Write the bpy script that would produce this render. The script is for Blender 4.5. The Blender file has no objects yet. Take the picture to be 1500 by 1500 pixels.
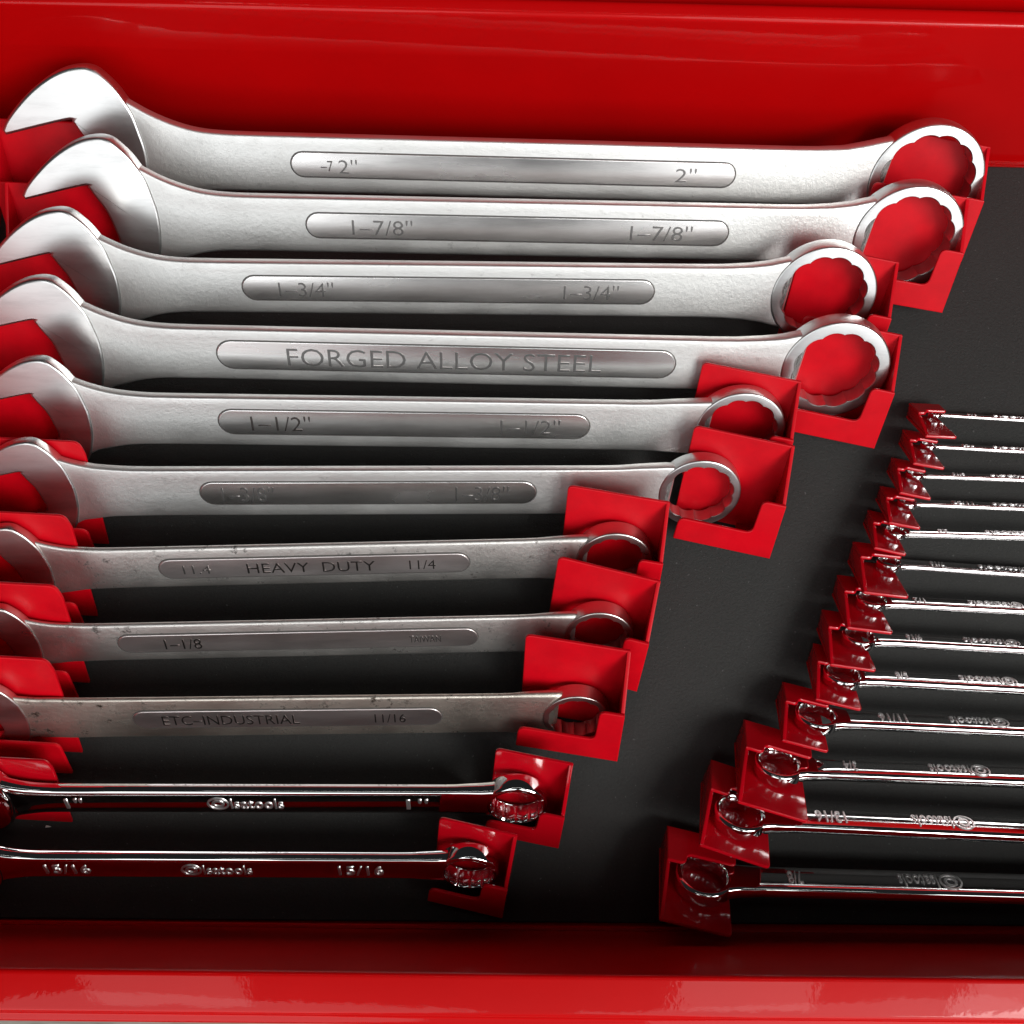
import bpy, math, random
from mathutils import Vector, Matrix

S = bpy.context.scene
COL = S.collection
R = math.radians

# ------------------------------------------------------------------ camera
CAM_H, TILT, FPX = 0.61, R(12.8), 1440.0          # focal length in photo pixels (1500 wide)
cam_d = bpy.data.cameras.new('camera')
cam = bpy.data.objects.new('camera', cam_d); COL.objects.link(cam)
cam.location = (0, 0, CAM_H); cam.rotation_euler = (TILT, 0, 0)
cam_d.sensor_width = 36; cam_d.lens = FPX / 1500 * 36
cam_d.clip_start = 0.01; cam_d.clip_end = 50
S.camera = cam

# ------------------------------------------------------------------ world, lamps, exposure
w = bpy.data.worlds.new('World'); S.world = w; w.use_nodes = True
w.node_tree.nodes['Background'].inputs[0].default_value = (0.9, 0.95, 1.0, 1)
w.node_tree.nodes['Background'].inputs[1].default_value = 0.015


def area(name, loc, aim, sx, sy, watts, col):
    d = bpy.data.lights.new(name, 'AREA'); d.shape = 'RECTANGLE'
    d.size, d.size_y, d.energy, d.color = sx, sy, watts, col
    o = bpy.data.objects.new(name, d); COL.objects.link(o)
    o.location = loc
    o.rotation_euler = (Vector(aim) - Vector(loc)).to_track_quat('-Z', 'Y').to_euler()
    return o


area('window_light', (1.5, -1.0, 1.7), (0.1, 0.15, 0.05), 1.1, 0.9, 52, (1, 0.98, 0.95))
for dx_, dw_ in ((-1.15, 1.6), (1.25, 1.6)):                     # bright door split in two; gap added for the photographer's dark reflection
    area('door_light', (dx_, -2.3, 1.9), (dx_ * 0.25, 0.2, 0.1), dw_, 3.4, 37, (0.97, 0.99, 1.0))
for lx_, sx_, en_ in ((-0.92, 0.45, 2.2), (0.62, 0.38, 2.6), (1.6, 0.8, 7.0)):
    area('ceiling_panel_light', (lx_, -0.80, 2.4), (lx_, -0.80, 0), sx_, 0.72, en_, (1, 0.99, 0.97))
area('chrome_line_light', (0.1, 0.7, 2.3), (0, 0.1, 0), 1.9, 0.05, 1.3, (1, 0.99, 0.96))  # strip lamp added to draw white lines along chrome top edges

S.view_settings.view_transform = 'Standard'
S.view_settings.look = 'None'
S.view_settings.exposure = 0
S.view_settings.gamma = 1
S.cycles.use_denoising = True
S.cycles.max_bounces = 10
S.cycles.sample_clamp_indirect = 8

# ------------------------------------------------------------------ helpers: pixels to places
CPOS = Vector((0, 0, CAM_H))


def ray(px, py):
    xc, yc = (px - 750) / FPX, (750 - py) / FPX
    c, s = math.cos(TILT), math.sin(TILT)
    return Vector((xc, yc * c + s, yc * s - c))


def P(px, py, z):
    d = ray(px, py)
    return CPOS + d * ((z - CAM_H) / d.z)


def hit(px, py, pt, n):
    d = ray(px, py)
    return CPOS + d * ((pt - CPOS).dot(n) / d.dot(n))


def depth(p):
    return (p - CPOS).dot(Vector((0, math.sin(TILT), -math.cos(TILT))))


# ------------------------------------------------------------------ helpers: meshes and objects
def mesh_obj(name, verts, faces, mat, parent=None, mtx=None, sharp=32):
    me = bpy.data.meshes.new(name)
    me.from_pydata([tuple(v) for v in verts], [], faces)
    me.validate(); me.update()
    me.polygons.foreach_set('use_smooth', [len(p.vertices) <= 4 for p in me.polygons])
    me.set_sharp_from_angle(angle=R(sharp))
    for p in me.polygons:
        if len(p.vertices) > 4: p.use_smooth = False
    me.materials.append(mat)
    o = bpy.data.objects.new(name, me); COL.objects.link(o)
    if parent: o.parent = parent
    if mtx is not None: o.matrix_local = mtx
    return o


def empty(name, mtx, label, cat, group=None):
    o = bpy.data.objects.new(name, None); COL.objects.link(o)
    o.empty_display_size = 0.01
    o.matrix_world = mtx
    tag(o, label, cat, group)
    return o


def tag(o, label, cat, group=None):
    o['label'] = label; o['category'] = cat
    if group: o['group'] = group
    return o


def frame(ex, ey, ez, loc):
    m = Matrix.Identity(4)
    for i in range(3):
        m[i][0], m[i][1], m[i][2], m[i][3] = ex[i], ey[i], ez[i], loc[i]
    return m


def area2(p):
    return 0.5 * sum(p[i - 1][0] * p[i][1] - p[i][0] * p[i - 1][1] for i in range(len(p)))


def offset(pts, d):
    """move a counter-clockwise outline inwards by d"""
    out, n = [], len(pts)
    for i in range(n):
        a, b, c = Vector(pts[i - 1]), Vector(pts[i]), Vector(pts[(i + 1) % n])
        e1, e2 = (b - a), (c - b)
        if e1.length < 1e-9 or e2.length < 1e-9:
            out.append(tuple(b)); continue
        e1.normalize(); e2.normalize()
        n1, n2 = Vector((-e1.y, e1.x)), Vector((-e2.y, e2.x))
        m = n1 + n2
        k = max(0.35, 1 + n1.dot(n2))
        out.append(tuple(b + m * (d / k)))
    return out


def slab(pts, z0, z1, bev, mapf=None, steps=3):
    """extruded outline with rounded edges -> verts, faces"""
    if area2(pts) < 0: pts = pts[::-1]
    loops = []
    for k in range(steps + 1):
        a = k / steps * math.pi / 2
        loops.append((bev * (1 - math.sin(a)), z0 + bev * (1 - math.cos(a))))
    for k in range(steps + 1):
        a = k / steps * math.pi / 2
        loops.append((bev * (1 - math.cos(a)), z1 - bev * (1 - math.sin(a))))
    n = len(pts); V = []; F = []
    for ins, z in loops:
        V += [Vector((x, y, z)) for x, y in offset(pts, ins)]
    for l in range(len(loops) - 1):
        for i in range(n):
            j = (i + 1) % n
            F.append((l * n + i, l * n + j, (l + 1) * n + j, (l + 1) * n + i))
    F.append(tuple(range(n - 1, -1, -1)))
    F.append(tuple((len(loops) - 1) * n + i for i in range(n)))
    if mapf: V = [mapf(v) for v in V]
    return V, F


def round_poly(pts, steps=6):
    """pts: (x, y, radius)"""
    out, n = [], len(pts)
    for i in range(n):
        a, b, c = (Vector(pts[k % n][:2]) for k in (i - 1, i, i + 1))
        r = pts[i][2]
        if r <= 0: out.append(tuple(b)); continue
        u, v = (a - b).normalized(), (c - b).normalized()
        half = u.angle(v) / 2
        t = min(r / math.tan(half), 0.48 * (a - b).length, 0.48 * (c - b).length)
        p0, p1 = b + u * t, b + v * t
        for k in range(steps + 1):
            s = k / steps
            out.append(tuple(p0 * (1 - s) ** 2 + b * (2 * s * (1 - s)) + p1 * s * s))
    return out


def spline(pts, per=5):
    """open Catmull-Rom curve through the points"""
    out = []; n = len(pts)
    for i in range(n - 1):
        p0, p1, p2, p3 = (Vector(pts[max(0, min(n - 1, k))]) for k in (i - 1, i, i + 1, i + 2))
        for s in range(per):
            t = s / per
            out.append(tuple(0.5 * ((2 * p1) + (p2 - p0) * t + (2 * p0 - 5 * p1 + 4 * p2 - p3) * t * t
                                    + (3 * p1 - p0 - 3 * p2 + p3) * t ** 3)))
    out.append(tuple(pts[-1]))
    return out


def interp(tab, x):
    if x <= tab[0][0]: return tab[0][1]
    for (x0, y0), (x1, y1) in zip(tab, tab[1:]):
        if x <= x1: return y0 + (y1 - y0) * (x - x0) / (x1 - x0)
    return tab[-1][1]


# ------------------------------------------------------------------ materials
class NT:
    def __init__(s, name):
        s.m = bpy.data.materials.new(name); s.m.use_nodes = True
        s.t = s.m.node_tree; s.b = s.t.nodes['Principled BSDF']
        tc = s.t.nodes.new('ShaderNodeTexCoord'); oi = s.t.nodes.new('ShaderNodeObjectInfo')
        ad = s.t.nodes.new('ShaderNodeVectorMath'); ad.operation = 'ADD'
        sc = s.t.nodes.new('ShaderNodeVectorMath'); sc.operation = 'SCALE'; sc.inputs[3].default_value = 9.0
        cb = s.t.nodes.new('ShaderNodeCombineXYZ')
        for k in range(3): s.link(oi.outputs['Random'], cb.inputs[k])
        s.link(cb.outputs[0], sc.inputs[0]); s.link(tc.outputs['Object'], ad.inputs[0]); s.link(sc.outputs[0], ad.inputs[1])
        s.vec = ad.outputs[0]; s.raw = tc.outputs['Object']

    def link(s, a, b): s.t.links.new(a, b)

    def set(s, **k):
        for n, v in k.items(): s.b.inputs[n.replace('_', ' ')].default_value = v

    def noise(s, scale, detail=4, rough=0.6, stretch=None, dist=0.0):
        n = s.t.nodes.new('ShaderNodeTexNoise'); n.inputs['Scale'].default_value = scale
        n.inputs['Detail'].default_value = detail; n.inputs['Roughness'].default_value = rough
        n.inputs['Distortion'].default_value = dist
        v = s.vec
        if stretch:
            m = s.t.nodes.new('ShaderNodeVectorMath'); m.operation = 'MULTIPLY'; m.inputs[1].default_value = stretch
            s.link(v, m.inputs[0]); v = m.outputs[0]
        s.link(v, n.inputs['Vector'])
        return n.outputs['Fac']

    def ramp(s, fac, a, b, lo=0.0, hi=1.0):
        n = s.t.nodes.new('ShaderNodeMapRange'); n.clamp = True
        for k, v in zip(('From Min', 'From Max', 'To Min', 'To Max'), (a, b, lo, hi)): n.inputs[k].default_value = v
        s.link(fac, n.inputs['Value'])
        return n.outputs['Result']

    def mix(s, fac, a, b):
        n = s.t.nodes.new('ShaderNodeMix'); n.data_type = 'RGBA'
        s.link(fac, n.inputs['Factor'])
        for k, v in ((6, a), (7, b)):
            if isinstance(v, tuple): n.inputs[k].default_value = (*v, 1)
            else: s.link(v, n.inputs[k])
        return n.outputs[2]

    def math(s, op, a, b):
        n = s.t.nodes.new('ShaderNodeMath'); n.operation = op
        for k, v in enumerate((a, b)):
            if isinstance(v, (int, float)): n.inputs[k].default_value = v
            else: s.link(v, n.inputs[k])
        return n.outputs[0]

    def bump(s, h, strength, dist):
        n = s.t.nodes.new('ShaderNodeBump'); n.inputs['Strength'].default_value = strength
        n.inputs['Distance'].default_value = dist
        s.link(h, n.inputs['Height']); s.link(n.outputs[0], s.b.inputs['Normal'])


def satin(name, col, r0, r1, bump, grime, grime_col=(0.03, 0.022, 0.018)):
    m = NT(name); m.set(Metallic=1.0)
    big, fine, spots = m.noise(22, 3), m.noise(1500, 3, 0.7), m.noise(160, 6, 0.72)
    sel = m.math('MULTIPLY', m.ramp(spots, 0.60 - 0.06 * grime, 0.68 - 0.04 * grime), m.ramp(m.noise(28, 4, 0.7), 0.43, 0.56))
    sel = m.math('MULTIPLY', sel, min(1, grime * 1.4))
    c = m.mix(m.ramp(big, 0.3, 0.7), col, tuple(v * 0.9 for v in col))
    m.link(m.mix(sel, c, grime_col), m.b.inputs['Base Color'])
    m.link(m.math('ADD', m.ramp(big, 0.3, 0.7, r0, r1), m.math('MULTIPLY', sel, 0.05)), m.b.inputs['Roughness'])
    m.link(m.math('SUBTRACT', 1.0, m.math('MULTIPLY', sel, 0.2)), m.b.inputs['Metallic'])
    m.bump(m.math('ADD', m.math('MULTIPLY', fine, 0.5), m.math('MULTIPLY', m.noise(330, 4, 0.6), 1.0)), 1.0, bump)
    return m.m


def polished(name, col, r0, r1, scratch=0.00002):
    m = NT(name); m.set(Metallic=1.0)
    sm = m.noise(30, 3, 0.5, (0.6, 2.2, 2.2))
    c = m.mix(m.ramp(m.noise(60, 5, 0.7, (0.5, 3, 3)), 0.5, 0.75), col, tuple(v * 0.84 for v in col))
    m.link(c, m.b.inputs['Base Color'])
    m.link(m.ramp(sm, 0.2, 0.8, r0, r1), m.b.inputs['Roughness'])
    m.bump(m.noise(420, 4, 0.7, (0.12, 1, 1)), 1.0, scratch)
    return m.m


SATIN = satin('satin_forged_steel', (0.80, 0.80, 0.785), 0.40, 0.52, 0.00016, 0.16)
SATIN_OLD = satin('worn_forged_steel', (0.72, 0.70, 0.67), 0.38, 0.50, 0.00018, 0.6)
SATIN_RUST = satin('grimy_forged_steel', (0.66, 0.61, 0.54), 0.35, 0.48, 0.00022, 1.0, (0.035, 0.02, 0.012))
HEAD = polished('ground_steel', (0.66, 0.66, 0.655), 0.27, 0.36)
HEAD_OLD = polished('worn_ground_steel', (0.66, 0.62, 0.60), 0.24, 0.36)
PANEL = polished('polished_steel', (0.80, 0.78, 0.77), 0.19, 0.31)
PANEL_OLD = polished('dull_polished_steel', (0.72, 0.66, 0.65), 0.30, 0.42)
LETTER = satin('letter_steel', (0.21, 0.205, 0.20), 0.35, 0.45, 0.00004, 0.1)
LETTER_DARK = satin('dirty_letter_steel', (0.10, 0.09, 0.085), 0.3, 0.45, 0.00004, 0.3)
_m = NT('groove_shade'); _m.set(Base_Color=(0.10, 0.095, 0.09, 1), Roughness=0.6, Metallic=0.5); GROOVE_SHADE = _m.m  # dark strip paints in the shaded line round each raised panel

_m = NT('chrome'); _m.set(Metallic=1.0, Base_Color=(0.83, 0.82, 0.82, 1))
_m.link(_m.ramp(_m.noise(50, 4), 0.3, 0.75, 0.03, 0.08), _m.b.inputs['Roughness'])
_m.bump(_m.noise(30, 1, 0.4, (0.3, 1, 1)), 1.0, 0.00010); CHROME = _m.m
_m = NT('ring_chrome'); _m.set(Metallic=1.0, Base_Color=(0.80, 0.79, 0.79, 1))
_m.link(_m.ramp(_m.noise(60, 3), 0.3, 0.7, 0.03, 0.06), _m.b.inputs['Roughness']); CHROME_RING = _m.m
_m = NT('letter_chrome'); _m.set(Metallic=1.0, Base_Color=(0.92, 0.91, 0.91, 1))
_m.link(_m.ramp(_m.noise(60, 3), 0.3, 0.7, 0.34, 0.42), _m.b.inputs['Roughness']); CHROME_LETTER = _m.m

_m = NT('red_plastic'); _m.set(Specular_IOR_Level=0.22)
_m.link(_m.mix(_m.ramp(_m.noise(45, 5, 0.7), 0.35, 0.7), (0.58, 0.0010, 0.008), (0.47, 0.0010, 0.007)), _m.b.inputs['Base Color'])
_m.link(_m.ramp(_m.noise(30, 4), 0.3, 0.7, 0.34, 0.5), _m.b.inputs['Roughness'])
_m.bump(_m.noise(900, 3, 0.6), 1.0, 0.00002); RED = _m.m
_m = NT('glossy_red_plastic'); _m.set(Base_Color=(0.44, 0.0015, 0.008, 1), Coat_Weight=0.4, Coat_Roughness=0.08, Specular_IOR_Level=0.3)
_m.link(_m.ramp(_m.noise(30, 4), 0.3, 0.7, 0.12, 0.2), _m.b.inputs['Roughness']); RED_GLOSS = _m.m

_m = NT('red_drawer_paint'); _m.set(Coat_Weight=0.35, Coat_Roughness=0.04, Roughness=0.4, Specular_IOR_Level=0.1)
_m.link(_m.mix(_m.ramp(_m.noise(9, 3), 0.3, 0.7), (0.48, 0.0008, 0.0015), (0.43, 0.0008, 0.0015)), _m.b.inputs['Base Color'])
_m.bump(_m.math('ADD', _m.noise(14, 2, 0.5), _m.math('MULTIPLY', _m.noise(150, 3, 0.6), 0.09)), 1.0, 0.0006); _m.link(_m.t.nodes['Bump'].outputs[0], _m.b.inputs['Coat Normal']); PAINT = _m.m

_m = NT('black_rubber')
fine = _m.noise(620, 5, 0.8)
lint = _m.ramp(_m.noise(420, 2, 0.5), 0.71, 0.77)
c = _m.mix(_m.ramp(_m.noise(14, 4), 0.3, 0.7), (0.008, 0.0085, 0.008), (0.012, 0.0125, 0.0115))
c = _m.mix(_m.ramp(fine, 0.35, 0.8), c, (0.021, 0.0215, 0.020))
_m.link(_m.mix(lint, c, (0.07, 0.07, 0.07)), _m.b.inputs['Base Color'])
_m.set(Roughness=0.72); _m.bump(fine, 1.0, 0.0005); RUBBER = _m.m

_m = NT('grey_wood')
c = _m.mix(_m.ramp(_m.noise(18, 6, 0.7, (1, 14, 1)), 0.3, 0.7), (0.20, 0.18, 0.15), (0.40, 0.37, 0.32))
_m.link(c, _m.b.inputs['Base Color']); _m.set(Roughness=0.6); WOOD = _m.m
_m = NT('white_chip'); _m.set(Base_Color=(0.75, 0.75, 0.72, 1), Roughness=0.5)
_m.link(_m.ramp(_m.noise(900), 0.2, 0.8, 0.3, 0.6), _m.b.inputs['Roughness']); CHIP = _m.m

# ------------------------------------------------------------------ setting: floor far below, tool chest, drawer
XL, XR = -0.349, 0.56
YB, YF = 0.386, -0.109
ROT_B, ROT_F = R(-1.6), R(-0.55)
MAT_Z = 0.004


def extrude_profile(name, prof, x0, x1, mat, parent, yrot=0.0, xpiv=0.0, nx=60, closed=True, wob=0.0, bulge=None):
    """profile of (y, z) swept along x, turned by yrot about a vertical line at x = xpiv"""
    V, F = [], []; n = len(prof)
    rnd = random.Random(name)
    ph = [rnd.uniform(0, 6) for _ in range(4)]
    for i in range(nx + 1):
        x = x0 + (x1 - x0) * i / nx
        for y, z in prof:
            wv = wob * (math.sin(x * 9 + ph[0]) + 0.6 * math.sin(x * 23 + z * 40 + ph[1]))
            V.append((x, y + (x - xpiv) * math.tan(yrot) + wv, z))
    for i in range(nx):
        for k in range(n if closed else n - 1):
            a, b = i * n + k, i * n + (k + 1) % n
            F.append((a, a + n, b + n, b))
    if closed:
        F.append(tuple(range(n))); F.append(tuple(nx * n + k for k in range(n - 1, -1, -1)))
    return mesh_obj(name, V, F, mat, parent, sharp=40)


def rounded_prof(pts, steps=5):
    return round_poly(pts, steps)


drawer = empty('tool_tray', Matrix.Identity(4), 'glossy red painted steel tool chest drawer holding all the wrenches', 'drawer')
# back wall with a shallow bend and a rolled top edge
bp = rounded_prof([(YB, 0, 0), (YB, 0.098, 0.03), (YB + 0.002, 0.131, 0.003), (YB + 0.012, 0.133, 0.003),
                   (YB + 0.012, 0.120, 0), (YB + 0.006, 0.118, 0), (YB + 0.004, 0, 0)])
extrude_profile('back_wall', bp, XL - 0.02, XR, PAINT, drawer, ROT_B, 0.32, wob=0.00012)
H_F = 0.112
fp = rounded_prof([(YF, 0, 0), (YF, H_F, 0.0025), (YF - 0.0185, H_F - 0.001, 0.004), (YF - 0.0200, H_F - 0.004, 0.002),
                   (YF - 0.0243, H_F - 0.005, 0.003), (YF - 0.0243, -0.03, 0), (YF - 0.0208, -0.03, 0),
                   (YF - 0.0208, H_F - 0.009, 0), (YF - 0.004, H_F - 0.006, 0), (YF - 0.004, 0, 0)][::-1])
extrude_profile('front_wall', fp, XL - 0.02, XR, PAINT, drawer, ROT_F, 0.0, wob=0.00012)
# side walls and bottom sheet
for nm, x, sgn in (('side_wall', XL, -1), ('side_wall', XR, 1)):
    V, F = slab(round_poly([(YF - 0.004, 0, 0), (YB + 0.03, 0, 0), (YB + 0.03, 0.11, 0.004), (YF - 0.004, 0.108, 0.004)]),
                0, 0.004, 0.001)
    mesh_obj('side_wall', [(x + sgn * v.z, v.x, v.y) for v in V], [f[::sgn] for f in F], PAINT, drawer)
V, F = slab([(XL - 0.01, YF - 0.01), (XR, YF - 0.015), (XR, YB + 0.0), (XL - 0.01, YB + 0.04)], -0.004, -0.0005, 0.0005)
mesh_obj('bottom_sheet', V, F, PAINT, drawer)
# red bead along the foot of the front wall
extrude_profile('foot_bead', [(YF + 0.0002 + 0.0014 * math.cos(a * math.pi / 3) + 0.0008, 0.0052 + 0.0012 * math.sin(a * math.pi / 3)) for a in range(6)],
                XL, XR, PAINT, drawer, ROT_F)

mv, mf = slab(round_poly([(XL + 0.002, YF + 0.006, 0.002), (XR - 0.002, YF + 0.0, 0.002),
                          (XR - 0.002, YB - 0.011, 0.002), (XL + 0.002, YB + 0.014, 0.002)]), 0, MAT_Z, 0.001)
mat_o = mesh_obj('drawer_liner', mv, mf, RUBBER)
tag(mat_o, 'matte black rubber liner covering the drawer bottom', 'mat')

chest = empty('tool_chest', Matrix.Identity(4), 'red painted chest rail behind the open drawer', 'tool chest')
cp = rounded_prof([(YB + 0.0205, 0.10, 0), (YB + 0.0205, 0.1335, 0.003), (YB + 0.028, 0.137, 0.003), (YB + 0.05, 0.137, 0.003), (YB + 0.05, 0.10, 0)])
extrude_profile('rail', cp, XL - 0.02, XR, PAINT, chest, ROT_B, 0.32, wob=0.0001)
V, F = slab([(XL - 0.02, YB + 0.062), (XR, YB + 0.035), (XR, YB + 0.30), (XL - 0.02, YB + 0.30)], 0.09, 0.098, 0.001)
mesh_obj('shelf', V, F, PAINT, chest)

V, F = slab([(-2.5, -2.5), (2.5, -2.5), (2.5, 2.5), (-2.5, 2.5)], -0.72, -0.70, 0.002)
fl = mesh_obj('floor', V, F, WOOD); fl['kind'] = 'structure'

# ------------------------------------------------------------------ holders
TAU = R(52)
CT, ST = math.cos(TAU), math.sin(TAU)


def holder_basis(phi, flip):
    sgn = -1 if flip else 1
    eu = Vector((math.cos(phi), -math.sin(phi), 0)) * sgn
    g = Vector((math.sin(phi), math.cos(phi), 0)) * sgn
    z = Vector((0, 0, 1))
    return eu, g * CT + z * ST, -g * ST + z * CT


def build_holder(name, base, basis, a, b, d, c1, c2, col, mat, label, group, mirror=False, skew=0.0, cr=0.006, post=0.014, fa=None, bulge=0.0):
    """pocket: end wall at u = 0, plates run to u = -a (or +a when mirrored); v up the slope, w out of the back plate"""
    eu, ev, ew = basis
    root = empty(name, frame(eu, ev, ew, base), label, 'wrench holder', group)
    s = -1 if not mirror else 1
    t = 0.0021
    vb = lambda w: 0.0

    def plate(nm, pts, w0, w1):
        V, F = slab([(s * x, y) for x, y in pts], w0, w1, 0.0007, lambda v: Vector((v.x + skew * v.y / b, v.y, v.z)), 2)
        return mesh_obj(nm, V, F, mat, root)
    plate('back_plate', round_poly([(0, vb(0), 0), (a, vb(0), 0), (a + bulge, b * 0.88, 0.012 if bulge else 0), (a, b, cr), (0, b, 0.0012)]), -t, 0)
    fa = fa or a
    plate('front_plate', round_poly([(0, vb(d), 0), (fa, vb(d), 0.001), (fa * 0.985, c1, cr * 0.8), (post + 0.001, c1, 0.005),
                                     (post, c2, 0.004), (0, c2, 0.001)]), d, d + t)
    # end wall: outline in (w, v), thin in u
    V, F = slab([(-t * 0.0 + 0.0001, vb(0)), (d - 0.0001, vb(d)), (d - 0.0001, c2), (0.0001, b - 0.0005)], 0, t, 0.0004, None, 2)
    mesh_obj('end_wall', [Vector((s * (0.0002 + v.z) + skew * v.y / b, v.y, v.x)) for v in V], F if s > 0 else [f[::-1] for f in F], mat, root)
    # foot under the pocket, between the plates
    V, F = slab([(0.0002, -0.0002), (0.15 * d, -0.15 * d * CT / ST + 0.0002), (0.25 * d, -0.25 * d * CT / ST + 0.0002), (0.25 * d, 0.0), (d - 0.0002, 0.0), (d - 0.0002, 0.002), (0.0002, 0.002)], 0.003, 0.35 * (fa or a), 0.0003, None, 1)
    mesh_obj('base', [Vector((s * v.z, v.y, v.x)) for v in V], F if s > 0 else [f[::-1] for f in F], mat, root)
    return root


# ------------------------------------------------------------------ wrenches
HEAD_OUT = [(-.778, .397), (-.687, .59), (-.434, .897), (-.172, 1.12), (.07, 1.248), (.303, 1.294), (.475, 1.27), (.606, 1.19),
            (.778, 1.044), (.909, .897), (1.08, .67), (1.21, .397), (1.313, .136), (1.384, -.204), (1.40, -.50), (1.36, -.82),
            (1.22, -1.08), (.98, -1.27), (.66, -1.37), (.30, -1.36), (-.05, -1.23), (-.33, -1.05), (-.47, -.93)]
HEAD_IN = [(-.45, -.835), (.50, -.63), (.66, -.55), (.735, -.36), (.636, -.09), (.505, .17), (.333, .39), (.22, .535), (.13, .555), (-.725, .325)]
FLARE_T = [(.55, 1.14), (.75, 1.05), (.9, .97), (1.08, .855), (1.34, .69), (1.65, .56), (1.99, .478), (2.42, .445), (3.0, .44)]
FLARE_B = [(.55, -.8), (1.3, -.80), (1.5, -.70), (1.72, -.61), (2.05, -.50), (2.42, -.45), (3.0, -.44)]


SH = 0.27            # the traced outlines lean by this much because the upper jaw stands nearer the lens
HEAD_OUT, HEAD_IN, FLARE_T, FLARE_B = ([(x + SH * y, y) for x, y in t] for t in (HEAD_OUT, HEAD_IN, FLARE_T, FLARE_B))


def text_mesh(name, body, height, width, depth_, mat, parent, mtx, bold=0.0):
    cu = bpy.data.curves.new(name, 'FONT'); cu.body = body.replace('-', '\u2013'); cu.size = 1; cu.align_x = 'CENTER'; cu.align_y = 'CENTER'
    cu.resolution_u = 3; cu.offset = bold
    cu.extrude = 0.5; cu.bevel_depth = 0.0
    o = bpy.data.objects.new(name, cu); COL.objects.link(o)
    dg = bpy.context.evaluated_depsgraph_get()
    me = bpy.data.meshes.new_from_object(o.evaluated_get(dg))
    bpy.data.objects.remove(o); bpy.data.curves.remove(cu)
    xs = [v.co.x for v in me.vertices]; ys = [v.co.y for v in me.vertices]
    cx, cy = (min(xs) + max(xs)) / 2, (min(ys) + max(ys)) / 2
    sx = width / (max(xs) - min(xs)); sy = height / (max(ys) - min(ys))
    for v in me.vertices:
        zz = depth_ if v.co.z > 0 else -depth_
        v.co = ((v.co.x - cx) * sx, (v.co.y - cy) * sy, zz)
    me.materials.clear(); me.materials.append(mat)
    q = bpy.data.objects.new(name, me); COL.objects.link(q); q.parent = parent; q.matrix_local = mtx
    return q


def ring_mesh(W, Ro, T, mat, parent, mtx, chrome):
    N = 168; ch = (0.04 if chrome else 0.010) * W; bev = (0.105 if chrome else 0.032) * W
    V, F = [], []
    prof_n = None
    for i in range(N):
        th = 2 * math.pi * i / N
        lobe = abs(math.sin(6 * th)) ** 0.75                            # twelve rounded points
        rin = W * ((0.560 + 0.020 * lobe) if chrome else (0.556 + 0.034 * lobe))
        rf = 0.602 * W if chrome else rin + 0.010 * W
        pr = [(rin, -T + ch), (rin, T - ch), (rf, T)]
        for k in range(6):
            a = k / 5 * math.pi / 2
            pr.append((Ro - bev + bev * math.sin(a), T - bev * 0.8 * (1 - math.cos(a))))
        pr += [(Ro + 0.008 * W, 0)]
        for k in range(6):
            a = (1 - k / 5) * math.pi / 2
            pr.append((Ro - bev + bev * math.sin(a), -T + bev * 0.8 * (1 - math.cos(a))))
        pr += [(rf, -T)]
        prof_n = len(pr)
        V += [(r * math.cos(th), r * math.sin(th), z) for r, z in pr]
    for i in range(N):
        j = (i + 1) % N
        for k in range(prof_n):
            l = (k + 1) % prof_n
            F.append((i * prof_n + k, j * prof_n + k, j * prof_n + l, i * prof_n + l))
    return mesh_obj('box_end', V, F, mat, parent, mtx, sharp=38)


def pill(L, h, n=10):
    return [(L / 2 - h + h * math.cos(a), h * math.sin(a)) for a in [(-0.5 + k / n) * math.pi for k in range(n + 1)]] + \
           [(-L / 2 + h + h * math.cos(a), h * math.sin(a)) for a in [(0.5 + k / n) * math.pi for k in range(n + 1)]]


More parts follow.
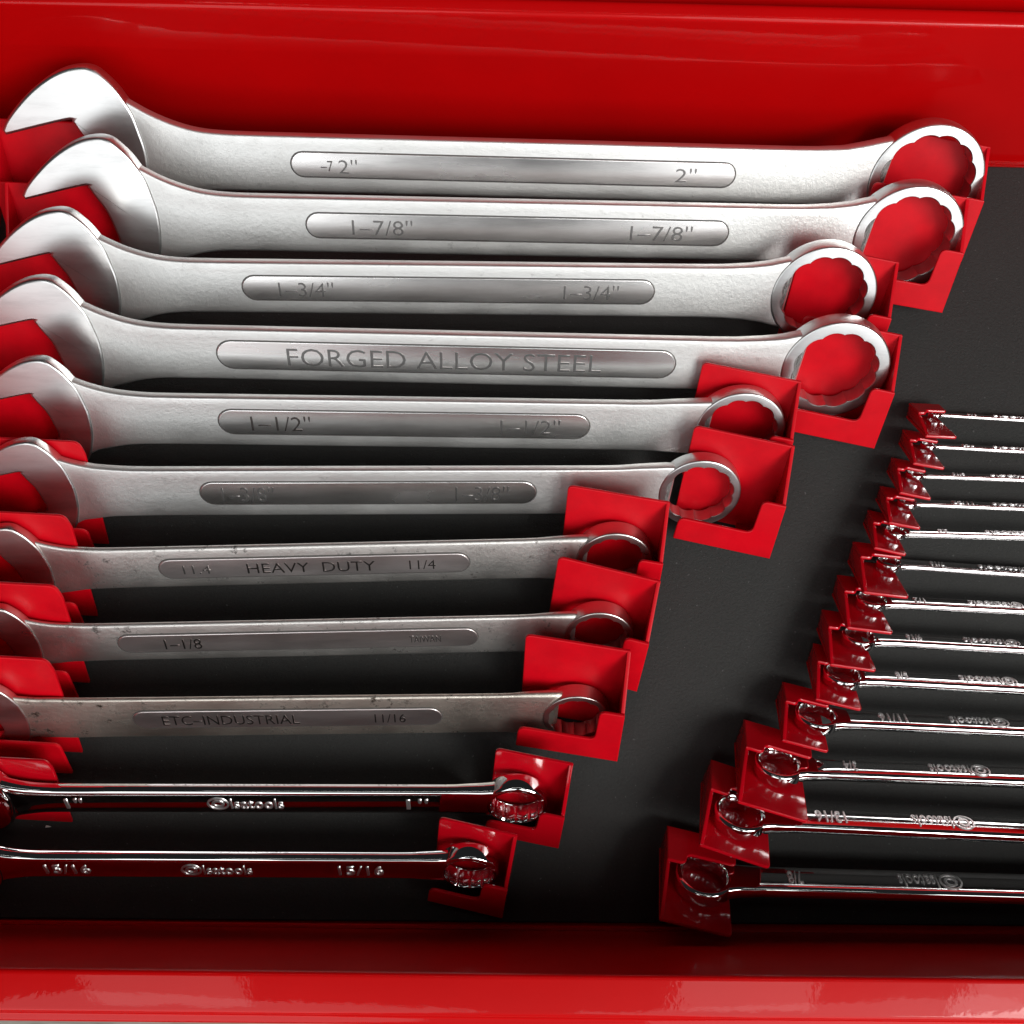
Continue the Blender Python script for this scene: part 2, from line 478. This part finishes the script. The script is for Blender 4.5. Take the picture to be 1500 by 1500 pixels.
def build_wrench(name, J, Rg, nrm, W, hw, Ro, ring_basis, style, label, group, texts=(), panel=None, mats=None):
    """J jaw centre, Rg ring centre, nrm face normal; W opening size in metres, hw half width of the shank"""
    chrome = style == 'chrome'
    ex = (Rg - J); L = ex.length; ex.normalize()
    ey = nrm.cross(ex).normalized(); ez = ex.cross(ey).normalized()
    M = frame(ex, ey, ez, J)
    root = empty(name, M, label, 'wrench', group)
    U = 0.832 * W * (0.92 if chrome else 1)
    ms, mh, mp, ml = mats
    slim = chrome and nrm.y > 0
    Ts = ((0.20 if W < 0.0165 else 0.175) if slim else 0.15 if chrome else 0.082) * W; Th = (0.22 if chrome else 0.102) * W; Tr = (0.23 if chrome else 0.145 if style == 'satin' else 0.19) * W
    # open end
    out = spline([(x * U, y * U) for x, y in HEAD_OUT], 4)
    inn = spline([(x * U, y * U) for x, y in HEAD_IN], 4)
    pts = out + inn
    if chrome:
        V, F = slab(pts, -Th, Th, 0.07 * W, None, 4)
    else:
        V, F = slab(pts, -Th, Th, 0.035 * W, None, 3)
    mesh_obj('open_end', V, F, mh, root, sharp=40)
    # shank
    k = hw / (0.44 * U)
    top = [(x, y if x < 1.3 else y * (1 + (k - 1) * min(1, (x - 1.3) / 0.9))) for x, y in FLARE_T]
    bot = [(x, y if x < 1.3 else y * (1 + (k - 1) * min(1, (x - 1.3) / 0.9))) for x, y in FLARE_B]
    ts = spline([(x * U, y * U) for x, y in top], 5); bs = spline([(x * U, y * U) for x, y in bot], 5)
    xe = L - 0.66 * W                                            # end inside the ring wall
    rs = Ro / W
    endw = [(0, hw), (L - 1.75 * W, hw), (L - 1.4 * W, hw * 1.015), (L - 1.1 * W, hw * 1.07), (L - 0.9 * W, max(hw * 1.10, 0.44 * W * rs / .73)),
            (L - 0.76 * W, max(hw * 1.12, 0.50 * W * rs / .73)), (L - 0.64 * W, max(hw * 1.05, 0.53 * W * rs / .73))]
    xs = [0.95 * U + (2.6 * U - 0.95 * U) * i / 22 for i in range(22)]
    xs += [2.6 * U + (L - 1.8 * W - 2.6 * U) * i / 24 for i in range(24)]
    xs += [L - 1.8 * W + (xe - L + 1.8 * W) * i / 16 for i in range(17)]
    V, F = [], []
    cr_, crown = (0.62, 0.12) if chrome else (0.42, 0.012) if style == 'satin' else (0.75, 0.30)

    def section(h, t):
        r = cr_ * t; tt = t * (1 - crown); pts = []
        for sgn in (1, -1):
            for i in range(9):
                y = (h - r) * (1 - 2 * i / 8); pts.append((sgn * y, sgn * (tt + crown * t * (1 - (y / h) ** 2))))
            e = tt + crown * t * (1 - ((h - r) / h) ** 2)
            for i in range(1, 8):
                an = math.pi / 2 + math.pi * i / 8
                sc = math.copysign(abs(math.sin(an)) ** 1.0, math.sin(an))
                pts.append((sgn * (-(h - r) + r * math.cos(an)), sgn * ((e - r) * (1 if sc > 0 else -1 if sc < 0 else 0) * (1 if i != 4 else 0) + r * sc)))
        return pts
    K = 32
    for x in xs:
        a, b = interp(ts, x), interp(bs, x)
        e = interp(endw, x)
        if x > 3 * U: a, b = e, -e
        yc, h = (a + b) / 2, (a - b) / 2
        s = max(0, min(1, (x - (L - 1.5 * W)) / (0.86 * W))); s = s * s * (3 - 2 * s)
        q = max(0, min(1, (2.3 * U - x) / (1.3 * U))); q = q * q * (3 - 2 * q)
        t = Ts + ((0.90 if slim else 0.80 if chrome else 0.70) * Tr - Ts) * s + (0.78 * Th - Ts) * q
        for y, z in section(h, t):
            y += yc
            dx = s * s * (y * y) / (1.25 * W) * 1.0
            if y > 0: dx -= q * 0.30 * U * (y / (1.1 * U)) ** 2
            V.append((x + dx, y, z))
    for i in range(len(xs) - 1):
        for j in range(K):
            l = (j + 1) % K
            F.append((i * K + j, (i + 1) * K + j, (i + 1) * K + l, i * K + l))
    F.append(tuple(range(K))); F.append(tuple((len(xs) - 1) * K + i for i in range(K - 1, -1, -1)))
    F = [f[::-1] for f in F]
    shank = mesh_obj('shank', V, F, ms, root, sharp=50)
    # ring
    rn = (ez * 0.75 + ring_basis[2] * 0.25).normalized()
    rx = (ex - rn * ex.dot(rn)).normalized()
    rb = M.inverted() @ frame(rx, rn.cross(rx), rn, Rg)
    ring_mesh(W, Ro, Tr, mh, root, rb, chrome)
    # raised polished panel with lettering
    surf, par = Ts, shank
    if panel:
        x0, x1, hp, y0 = panel
        cx = (x0 + x1) / 2
        tr = Matrix.Translation((cx, y0, 0))
        V, F = slab(pill(x1 - x0, hp), Ts - 0.0012, Ts + 0.0007, 0.0006, None, 3)
        pn = mesh_obj('panel', V, F, mp, root, tr, sharp=60)
        po = pill(x1 - x0 + 0.0011, hp + 0.00055); pi_ = pill(x1 - x0, hp)
        n = len(po)
        V = [(x, y, Ts + 0.00012) for x, y in po] + [(x, y, Ts + 0.00012) for x, y in pi_]
        V += [(x, y, Ts - 0.0005) for x, y in po] + [(x, y, Ts - 0.0005) for x, y in pi_]
        F = []
        for i in range(n):
            j = (i + 1) % n
            F += [(i, j, n + j, n + i), (2 * n + i, 2 * n + j, j, i), (3 * n + j, 3 * n + i, n + i, n + j), (2 * n + j, 2 * n + i, 3 * n + i, 3 * n + j)]
        mesh_obj('groove_shade_strip', V, F, GROOVE_SHADE, pn)
        surf, par = Ts + 0.0007, pn
    for body, xc, yc, wd, ht, dark in texts:
        z = surf
        lm = LETTER_DARK if dark else ml
        off = Matrix.Translation((xc, yc, z)) if par is shank else Matrix.Translation((xc - cx, yc - y0, z))
        if body == 'LOGO':
            # ring emblem, then the word
            rr = ht * 0.62; N = 28
            V, F = [], []
            pr = [(rr, 0), (rr, 0.00045), (rr * .84, 0.00045), (rr * .84, 0), (rr * .58, 0), (rr * .58, 0.00045), (rr * .36, 0.00045), (rr * .36, 0)]
            for i in range(N):
                a = 2 * math.pi * i / N
                V += [(-wd / 2 + rr * 1.2 + r * 1.15 * math.cos(a), r * math.sin(a), zz) for r, zz in pr]
            for i in range(N):
                j = (i + 1) % N
                for q in (0, 1, 2, 4, 5, 6):
                    F.append((i * 8 + q, j * 8 + q, j * 8 + q + 1, i * 8 + q + 1))
            mesh_obj('emblem', V, F, lm, par, off)
            w2 = wd - 2.5 * rr
            text_mesh('lettering', 'lsatools', ht, w2, 0.0005, lm, par, off @ Matrix.Translation((2.5 * rr / 2, 0, 0)), 0.003)
        else:
            text_mesh('lettering', body, ht, wd, 0.0005 if chrome else 0.00022, lm, par, off, 0.008 if chrome else -0.006)
    return root


def place(body): return body


# left row --------------------------------------------------------------
# size text, W inch, jaw px, ring px, ring radius px, shank half width px at the left, holder top-right px, holder angle,
# panel (x0, x1, half height px), texts, style, holder corner at the open end (px or None)
Q = "''"
LEFT = [
    dict(n='2', W=2.0, J=(86, 229), R=(1351, 262), ro=81, hw=41, H=(1452, 216), phi=12, panel=(428, 1075, 18), fam='satin',
         texts=[('2' + Q, 511, 27, 20, 0), ('-7', 480, 18, 15, 1), ('2' + Q, 1003, 30, 20, 0)], lab='largest satin steel combination wrench, marked 2 inch, beside the red back wall'),
    dict(n='1-7/8', W=1.875, J=(110, 320), R=(1325, 345), ro=79, hw=39.5, H=(1421, 291), phi=11, panel=(450, 1065, 18), fam='satin',
         texts=[('1-7/8' + Q, 561, 88, 22, 0), ('1-7/8' + Q, 967, 90, 22, 0)], lab='satin steel combination wrench with panel marked 1-7/8, one and seven eighths inch'),
    dict(n='1-3/4', W=1.75, J=(58, 415), R=(1203, 428), ro=76, hw=36.5, H=(1318, 385), phi=12.5, panel=(357, 957, 17.5), fam='satin',
         texts=[('1-3/4' + Q, 450, 80, 21, 0), ('1-3/4' + Q, 865, 80, 21, 0)], lab='satin steel combination wrench with panel marked 1-3/4, one and three quarter inch'),
    dict(n='1-5/8', W=1.72, J=(34, 509), R=(1220, 536), ro=78, hw=36, H=(1323, 492), phi=12.5, panel=(320, 988, 20), fam='satin',
         texts=[('FORGED ALLOY STEEL', 652, 458, 25, 0)], lab='satin steel combination wrench with long panel reading FORGED ALLOY STEEL'),
    dict(n='1-1/2', W=1.5, J=(31, 610), R=(1082, 625), ro=63, hw=34, H=(1175, 560), phi=12, panel=(322, 863, 17.5), fam='satin',
         texts=[('1-1/2' + Q, 413, 87, 21, 1), ('1-1/2' + Q, 776, 87, 21, 0)], lab='satin steel combination wrench with panel marked 1-1/2, one and a half inch'),
    dict(n='1-3/8', W=1.375, J=(17, 720), R=(1023, 717), ro=59, hw=32.5, H=(1165, 655), phi=12.5, panel=(295, 785, 16), fam='satin',
         texts=[('1-3/8' + Q, 365, 76, 21, 0), ('1-3/8' + Q, 706, 78, 21, 0)], lab='satin steel combination wrench with panel marked 1-3/8, one and three eighths inch'),
    dict(n='1-1/4', W=1.25, J=(-11, 836), R=(898, 815), ro=49, hw=28, H=(982, 737), phi=10, panel=(235, 688, 13.5), fam='old',
         texts=[('11.4', 290, 40, 12, 0), ('HEAVY  DUTY', 457, 187, 14, 1), ('11/4', 619, 38, 13, 1)], lab='dull steel combination wrench with panel reading HEAVY DUTY'),
    dict(n='1-1/8', W=1.125, J=(-20, 944), R=(876, 925), ro=43, hw=25.5, H=(968, 853), phi=14, panel=(175, 700, 12.5), fam='old',
         texts=[('1-1/8', 270, 54, 14, 1), ('TAIWAN', 623, 46, 9, 0)], lab='scuffed steel combination wrench with panel marked 1-1/8 and TAIWAN'),
    dict(n='1-1/16', W=1.0625, J=(-35, 1053), R=(843, 1043), ro=42, hw=27, H=(925, 955), phi=9, panel=(197, 648, 12), fam='rust',
         texts=[('ETC-INDUSTRIAL', 340, 200, 13, 1), ('11/16', 572, 45, 12, 1)], lab='grimy worn combination wrench with panel reading INDUSTRIAL'),
    dict(n='1', W=1.0, J=(-45, 1168), R=(757, 1170), ro=38.5, hw=26, H=(840, 1121), phi=11, panel=None, fam='chrome',
         texts=[('1' + Q, 112, 26, 15, 0), ('LOGO', 361, 112, 15, 0), ('1' + Q, 612, 32, 15, 0)], lab='mirror chrome combination wrench marked 1 inch, next to the grimy wrench'),
    dict(n='15/16', W=0.9375, J=(-60, 1264), R=(688, 1268), ro=35, hw=23.5, H=(758, 1226), phi=12.5, panel=None, fam='chrome',
         texts=[('15/16', 102, 66, 15, 0), ('LOGO', 319, 104, 15, 0), ('15/16', 530, 66, 15, 0)], lab='mirror chrome combination wrench marked 15/16, beside the front wall'),
]
LEND = {'1-3/8': (114, 648), '1-1/4': (94, 756), '1-1/8': (80, 859), '1-1/16': (67, 967), '1': (67, 1116), '15/16': (-30, 1240)}
MATS = {'satin': (SATIN, HEAD, PANEL, LETTER), 'old': (SATIN_OLD, HEAD_OLD, PANEL_OLD, LETTER),
        'rust': (SATIN_RUST, HEAD_OLD, PANEL_OLD, LETTER), 'chrome': (CHROME, CHROME_RING, CHROME, CHROME_LETTER)}
ZB = MAT_Z + 0.0002
WORDS = {'2': 'two inch', '1-7/8': 'one and seven eighths inch', '1-3/4': 'one and three quarter inch', '1-5/8': 'FORGED ALLOY STEEL',
         '1-1/2': 'one and a half inch', '1-3/8': 'one and three eighths inch', '1-1/4': 'HEAVY DUTY', '1-1/8': 'scuffed TAIWAN', '1-1/16': 'grimy INDUSTRIAL',
         '1': 'chrome one inch', '15/16': 'chrome fifteen sixteenths', '1/4': 'quarter inch', '9/32': 'nine thirty-seconds', '5/16': 'five sixteenths',
         '11/32': 'eleven thirty-seconds', '3/8': 'three eighths', '7/16': 'seven sixteenths', '1/2': 'half inch', '9/16': 'nine sixteenths',
         '5/8': 'five eighths', '11/16': 'eleven sixteenths', '3/4': 'three quarter inch', '13/16': 'thirteen sixteenths', '7/8': 'seven eighths'}
NL = Vector((0, -ST, CT))
for q in LEFT:
    W = q['W'] * 0.0254
    big = q['fam'] != 'chrome'
    a, b, d, c1, c2 = (0.060, 0.066, 0.0235, 0.0165, 0.041) if big else (0.044, 0.055, 0.0160, 0.013, 0.030)
    ph = R(q['phi'])
    basis = holder_basis(ph, False); eu, ev, ew = basis
    tr_ = P(*q['H'], ZB + b * ST)
    skew = -0.004 if big else -0.002
    base = tr_ - ev * b - eu * skew
    col = 'red plastic'
    build_holder('wrench_holder', base, basis, a, b, d, c1, c2, None, RED if big else RED_GLOSS,
                 'red plastic pocket holding the ring end of the %s wrench' % WORDS[q['n']],
                 'red wrench holders', skew=skew)
    Tr = (0.145 if q['fam'] == 'satin' else 0.19 if big else 0.23) * W
    Rg = hit(*q['R'], base + ew * (Tr + 0.0025), ew)
    ro = max(q['ro'] * depth(Rg) / FPX, (0.712 if big else 0.69) * W)
    zl = ZB + 0.90 * W + 0.185 * W * CT + 0.004
    zl = min(max(zl, Rg.z - 0.012), Rg.z + 0.02)
    J = P(*q['J'], zl)
    ex = (Rg - J).normalized()
    nl = NL if big else Vector((0, -math.sin(R(53)), math.cos(R(53))))
    n = (nl - ex * nl.dot(ex)).normalized()
    ey = n.cross(ex)
    L = (Rg - J).length
    print('LEFT', q['n'], 'L %.3f zR %.3f zJ %.3f vring %.3f ro/W %.2f' % (L, Rg.z, zl, (Rg - base).dot(ev), ro / W))
    mid = lambda px: hit(px, q['J'][1] + (q['R'][1] - q['J'][1]) * (px - q['J'][0]) / (q['R'][0] - q['J'][0]), J, n)
    lx = lambda px: (mid(px) - J).dot(ex)

    def half(px, hpx):
        y = q['J'][1] + (q['R'][1] - q['J'][1]) * (px - q['J'][0]) / (q['R'][0] - q['J'][0])
        return abs((hit(px, y + hpx, J, n) - hit(px, y - hpx, J, n)).dot(ey)) / 2
    hw = half(500, q['hw']) if big else 0.41 * W
    pn = None
    if q['panel']:
        x0, x1, hp = q['panel']
        pn = (lx(x0), lx(x1), half((x0 + x1) / 2, hp), 0.0005)
    tx = []
    for body, cx, wd, ht, dark in q['texts']:
        tx.append((body, lx(cx), 0.0 if big else 0.0, lx(cx + wd / 2) - lx(cx - wd / 2), 2 * half(cx, ht / 2) if big else 0.34 * W, dark))
    build_wrench('combination_wrench', J, Rg, n, W, hw, ro, basis, q['fam'], q['lab'], 'combination wrenches', tx, pn, MATS[q['fam']])
    # holder at the open end
    Th = (0.112 if big else 0.18) * W
    bl = holder_basis(R(3), False); eu, ev, ew = bl
    back = J - n * (Th + 0.003)
    U = 0.832 * W
    if q['n'] in LEND: cpt = hit(*LEND[q['n']], back, ew)
    else: cpt = back + ex * (0.80 * U) + ey * (0.42 * U)
    bb = (cpt.z - ZB) / ST
    al = min(0.075, (cpt.x - (XL + 0.010)) / eu.x - 0.002) if big else 0.06
    bs = cpt - ev * bb - eu * al
    dd = 2 * Th + 0.007
    build_holder('wrench_holder', bs, bl, al, bb, dd, 0.33 * bb, 0.6 * bb, None, RED if big else RED_GLOSS,
                 'red plastic pocket holding the open jaw of the %s wrench' % WORDS[q['n']],
                 'red wrench holders', mirror=True, bulge=0.002, fa=None if big else al - 0.048, post=0.014 if big else 0.005)

# right row: turned half round ------------------------------------------
# size, inches, ring px, ring radius px, shank px y at x = 1450, holder corner px, angle, plate length, text px
RIGHT = [
    ('1/4', 0.25, (1369, 607), 8.5, 612, (1356, 637), 3, 0), ('9/32', 0.28125, (1360, 653), 9.5, 658, (1338, 677), 10, 0),
    ('5/16', 0.3125, (1340, 696), 10.5, 700, (1318, 720), 12, 0), ('11/32', 0.34375, (1329, 737), 12, 742, (1302, 764), 11, 0),
    ('3/8', 0.375, (1311, 780), 14, 784, (1281, 801), 13, 0), ('7/16', 0.4375, (1302, 826), 17, 836, (1265, 866), 7, 1),
    ('1/2', 0.5, (1276, 881), 20, 890, (1241, 918), 7, 1), ('9/16', 0.5625, (1258, 935), 23, 946, (1216, 972), 8, 1),
    ('5/8', 0.625, (1233, 991), 27, 1003, (1195, 1023), 13, 1), ('11/16', 0.6875, (1195, 1052), 28, 1064, (1146, 1083), 14, 1),
    ('3/4', 0.75, (1139, 1124), 30, 1136, (1081, 1173), 16, 2), ('13/16', 0.8125, (1083, 1197), 33, 1214, (1025, 1236), 18, 2),
    ('7/8', 0.875, (1030, 1289), 37, 1301, (966, 1345), 13, 2)]
DIM = [(0.0195, 0.036, 0.0065), (0.027, 0.040, 0.0110), (0.040, 0.053, 0.0155)]
NR = Vector((0, math.sin(R(51)), math.cos(R(51))))
for size, win, rpx, rop, ysh, hpx, phi, kind in RIGHT:
    W = win * 0.0254
    a, b, d = DIM[kind]
    basis = holder_basis(R(phi), True); eu, ev, ew = basis
    tr_ = P(*hpx, ZB + b * ST)
    sk = 0.0
    base = tr_ - ev * b - eu * sk
    build_holder('wrench_holder', base, basis, a, b, d, 0.36 * b, 0.5 * b, None, RED_GLOSS,
                 'small glossy red pocket holding the ring end of the small chrome %s wrench' % WORDS[size], 'red wrench holders', skew=sk, cr=0.09 * a, post=0.27 * a)
    Tr = min(0.27 * W, 0.46 * d)
    Rg = hit(*rpx, base + ew * (0.23 * W + 0.0012), ew)
    ro = rop * depth(Rg) / FPX
    ro = min(max(ro, 0.72 * W), 0.78 * W)
    print('RIGHT', size, 'zR %.4f v %.4f ro/W %.2f' % (Rg.z, (Rg - base).dot(ev), ro / W))
    S2 = P(1450, ysh, Rg.z)
    dirn = (S2 - Rg).normalized()
    L = 0.055 + W * 10.2
    J = Rg + dirn * L
    ex = -dirn
    n = (NR - ex * NR.dot(ex)).normalized()
    lx = lambda px: (hit(px, rpx[1] + (ysh - rpx[1]) * (px - rpx[0]) / (1450 - rpx[0]), J, n) - J).dot(ex)
    tp = {'1/4': (1422, 1490), '9/32': (1417, 1490), '5/16': (1403, 1487), '11/32': (1409, 1490), '3/8': (1380, 1480), '7/16': (1371, 1471), '1/2': (1345, 1457),
          '9/16': (1337, 1451), '5/8': (1319, 1446), '11/16': (1306, 1433), '3/4': (1244, 1404), '13/16': (1215, 1380), '7/8': (1163, 1361)}[size]
    wt = {3: 18, 4: 24, 5: 40}[len(size)] * (0.5 + 0.75 * win)
    wl = 62 + 36 * win
    tx = [(size, lx(tp[0]), 0.0, abs(lx(tp[0] + wt / 2) - lx(tp[0] - wt / 2)), 0.40 * W, 0),
          ('LOGO', lx(tp[1]), 0.0, abs(lx(tp[1] + wl / 2) - lx(tp[1] - wl / 2)), 0.40 * W, 0)]
    build_wrench('combination_wrench', J, Rg, n, W, 0.40 * W, ro, basis, 'chrome',
                 'slim chrome combination wrench marked %s, %s size, lettering upside down' % (size, WORDS[size]), 'combination wrenches', tx, None, MATS['chrome'])

# a white chip lying on the liner
pc = P(72, 1211, MAT_Z)
V, F = slab(round_poly([(-0.002, -0.0005, 0.0003), (0.0022, 0.0, 0.0003), (-0.0016, 0.0009, 0.0003)], 3), 0, 0.0008, 0.0002)
o = mesh_obj('paint_chip', V, F, CHIP); o.location = (pc.x, pc.y, MAT_Z)
tag(o, 'tiny white chip of debris lying on the black liner', 'debris')
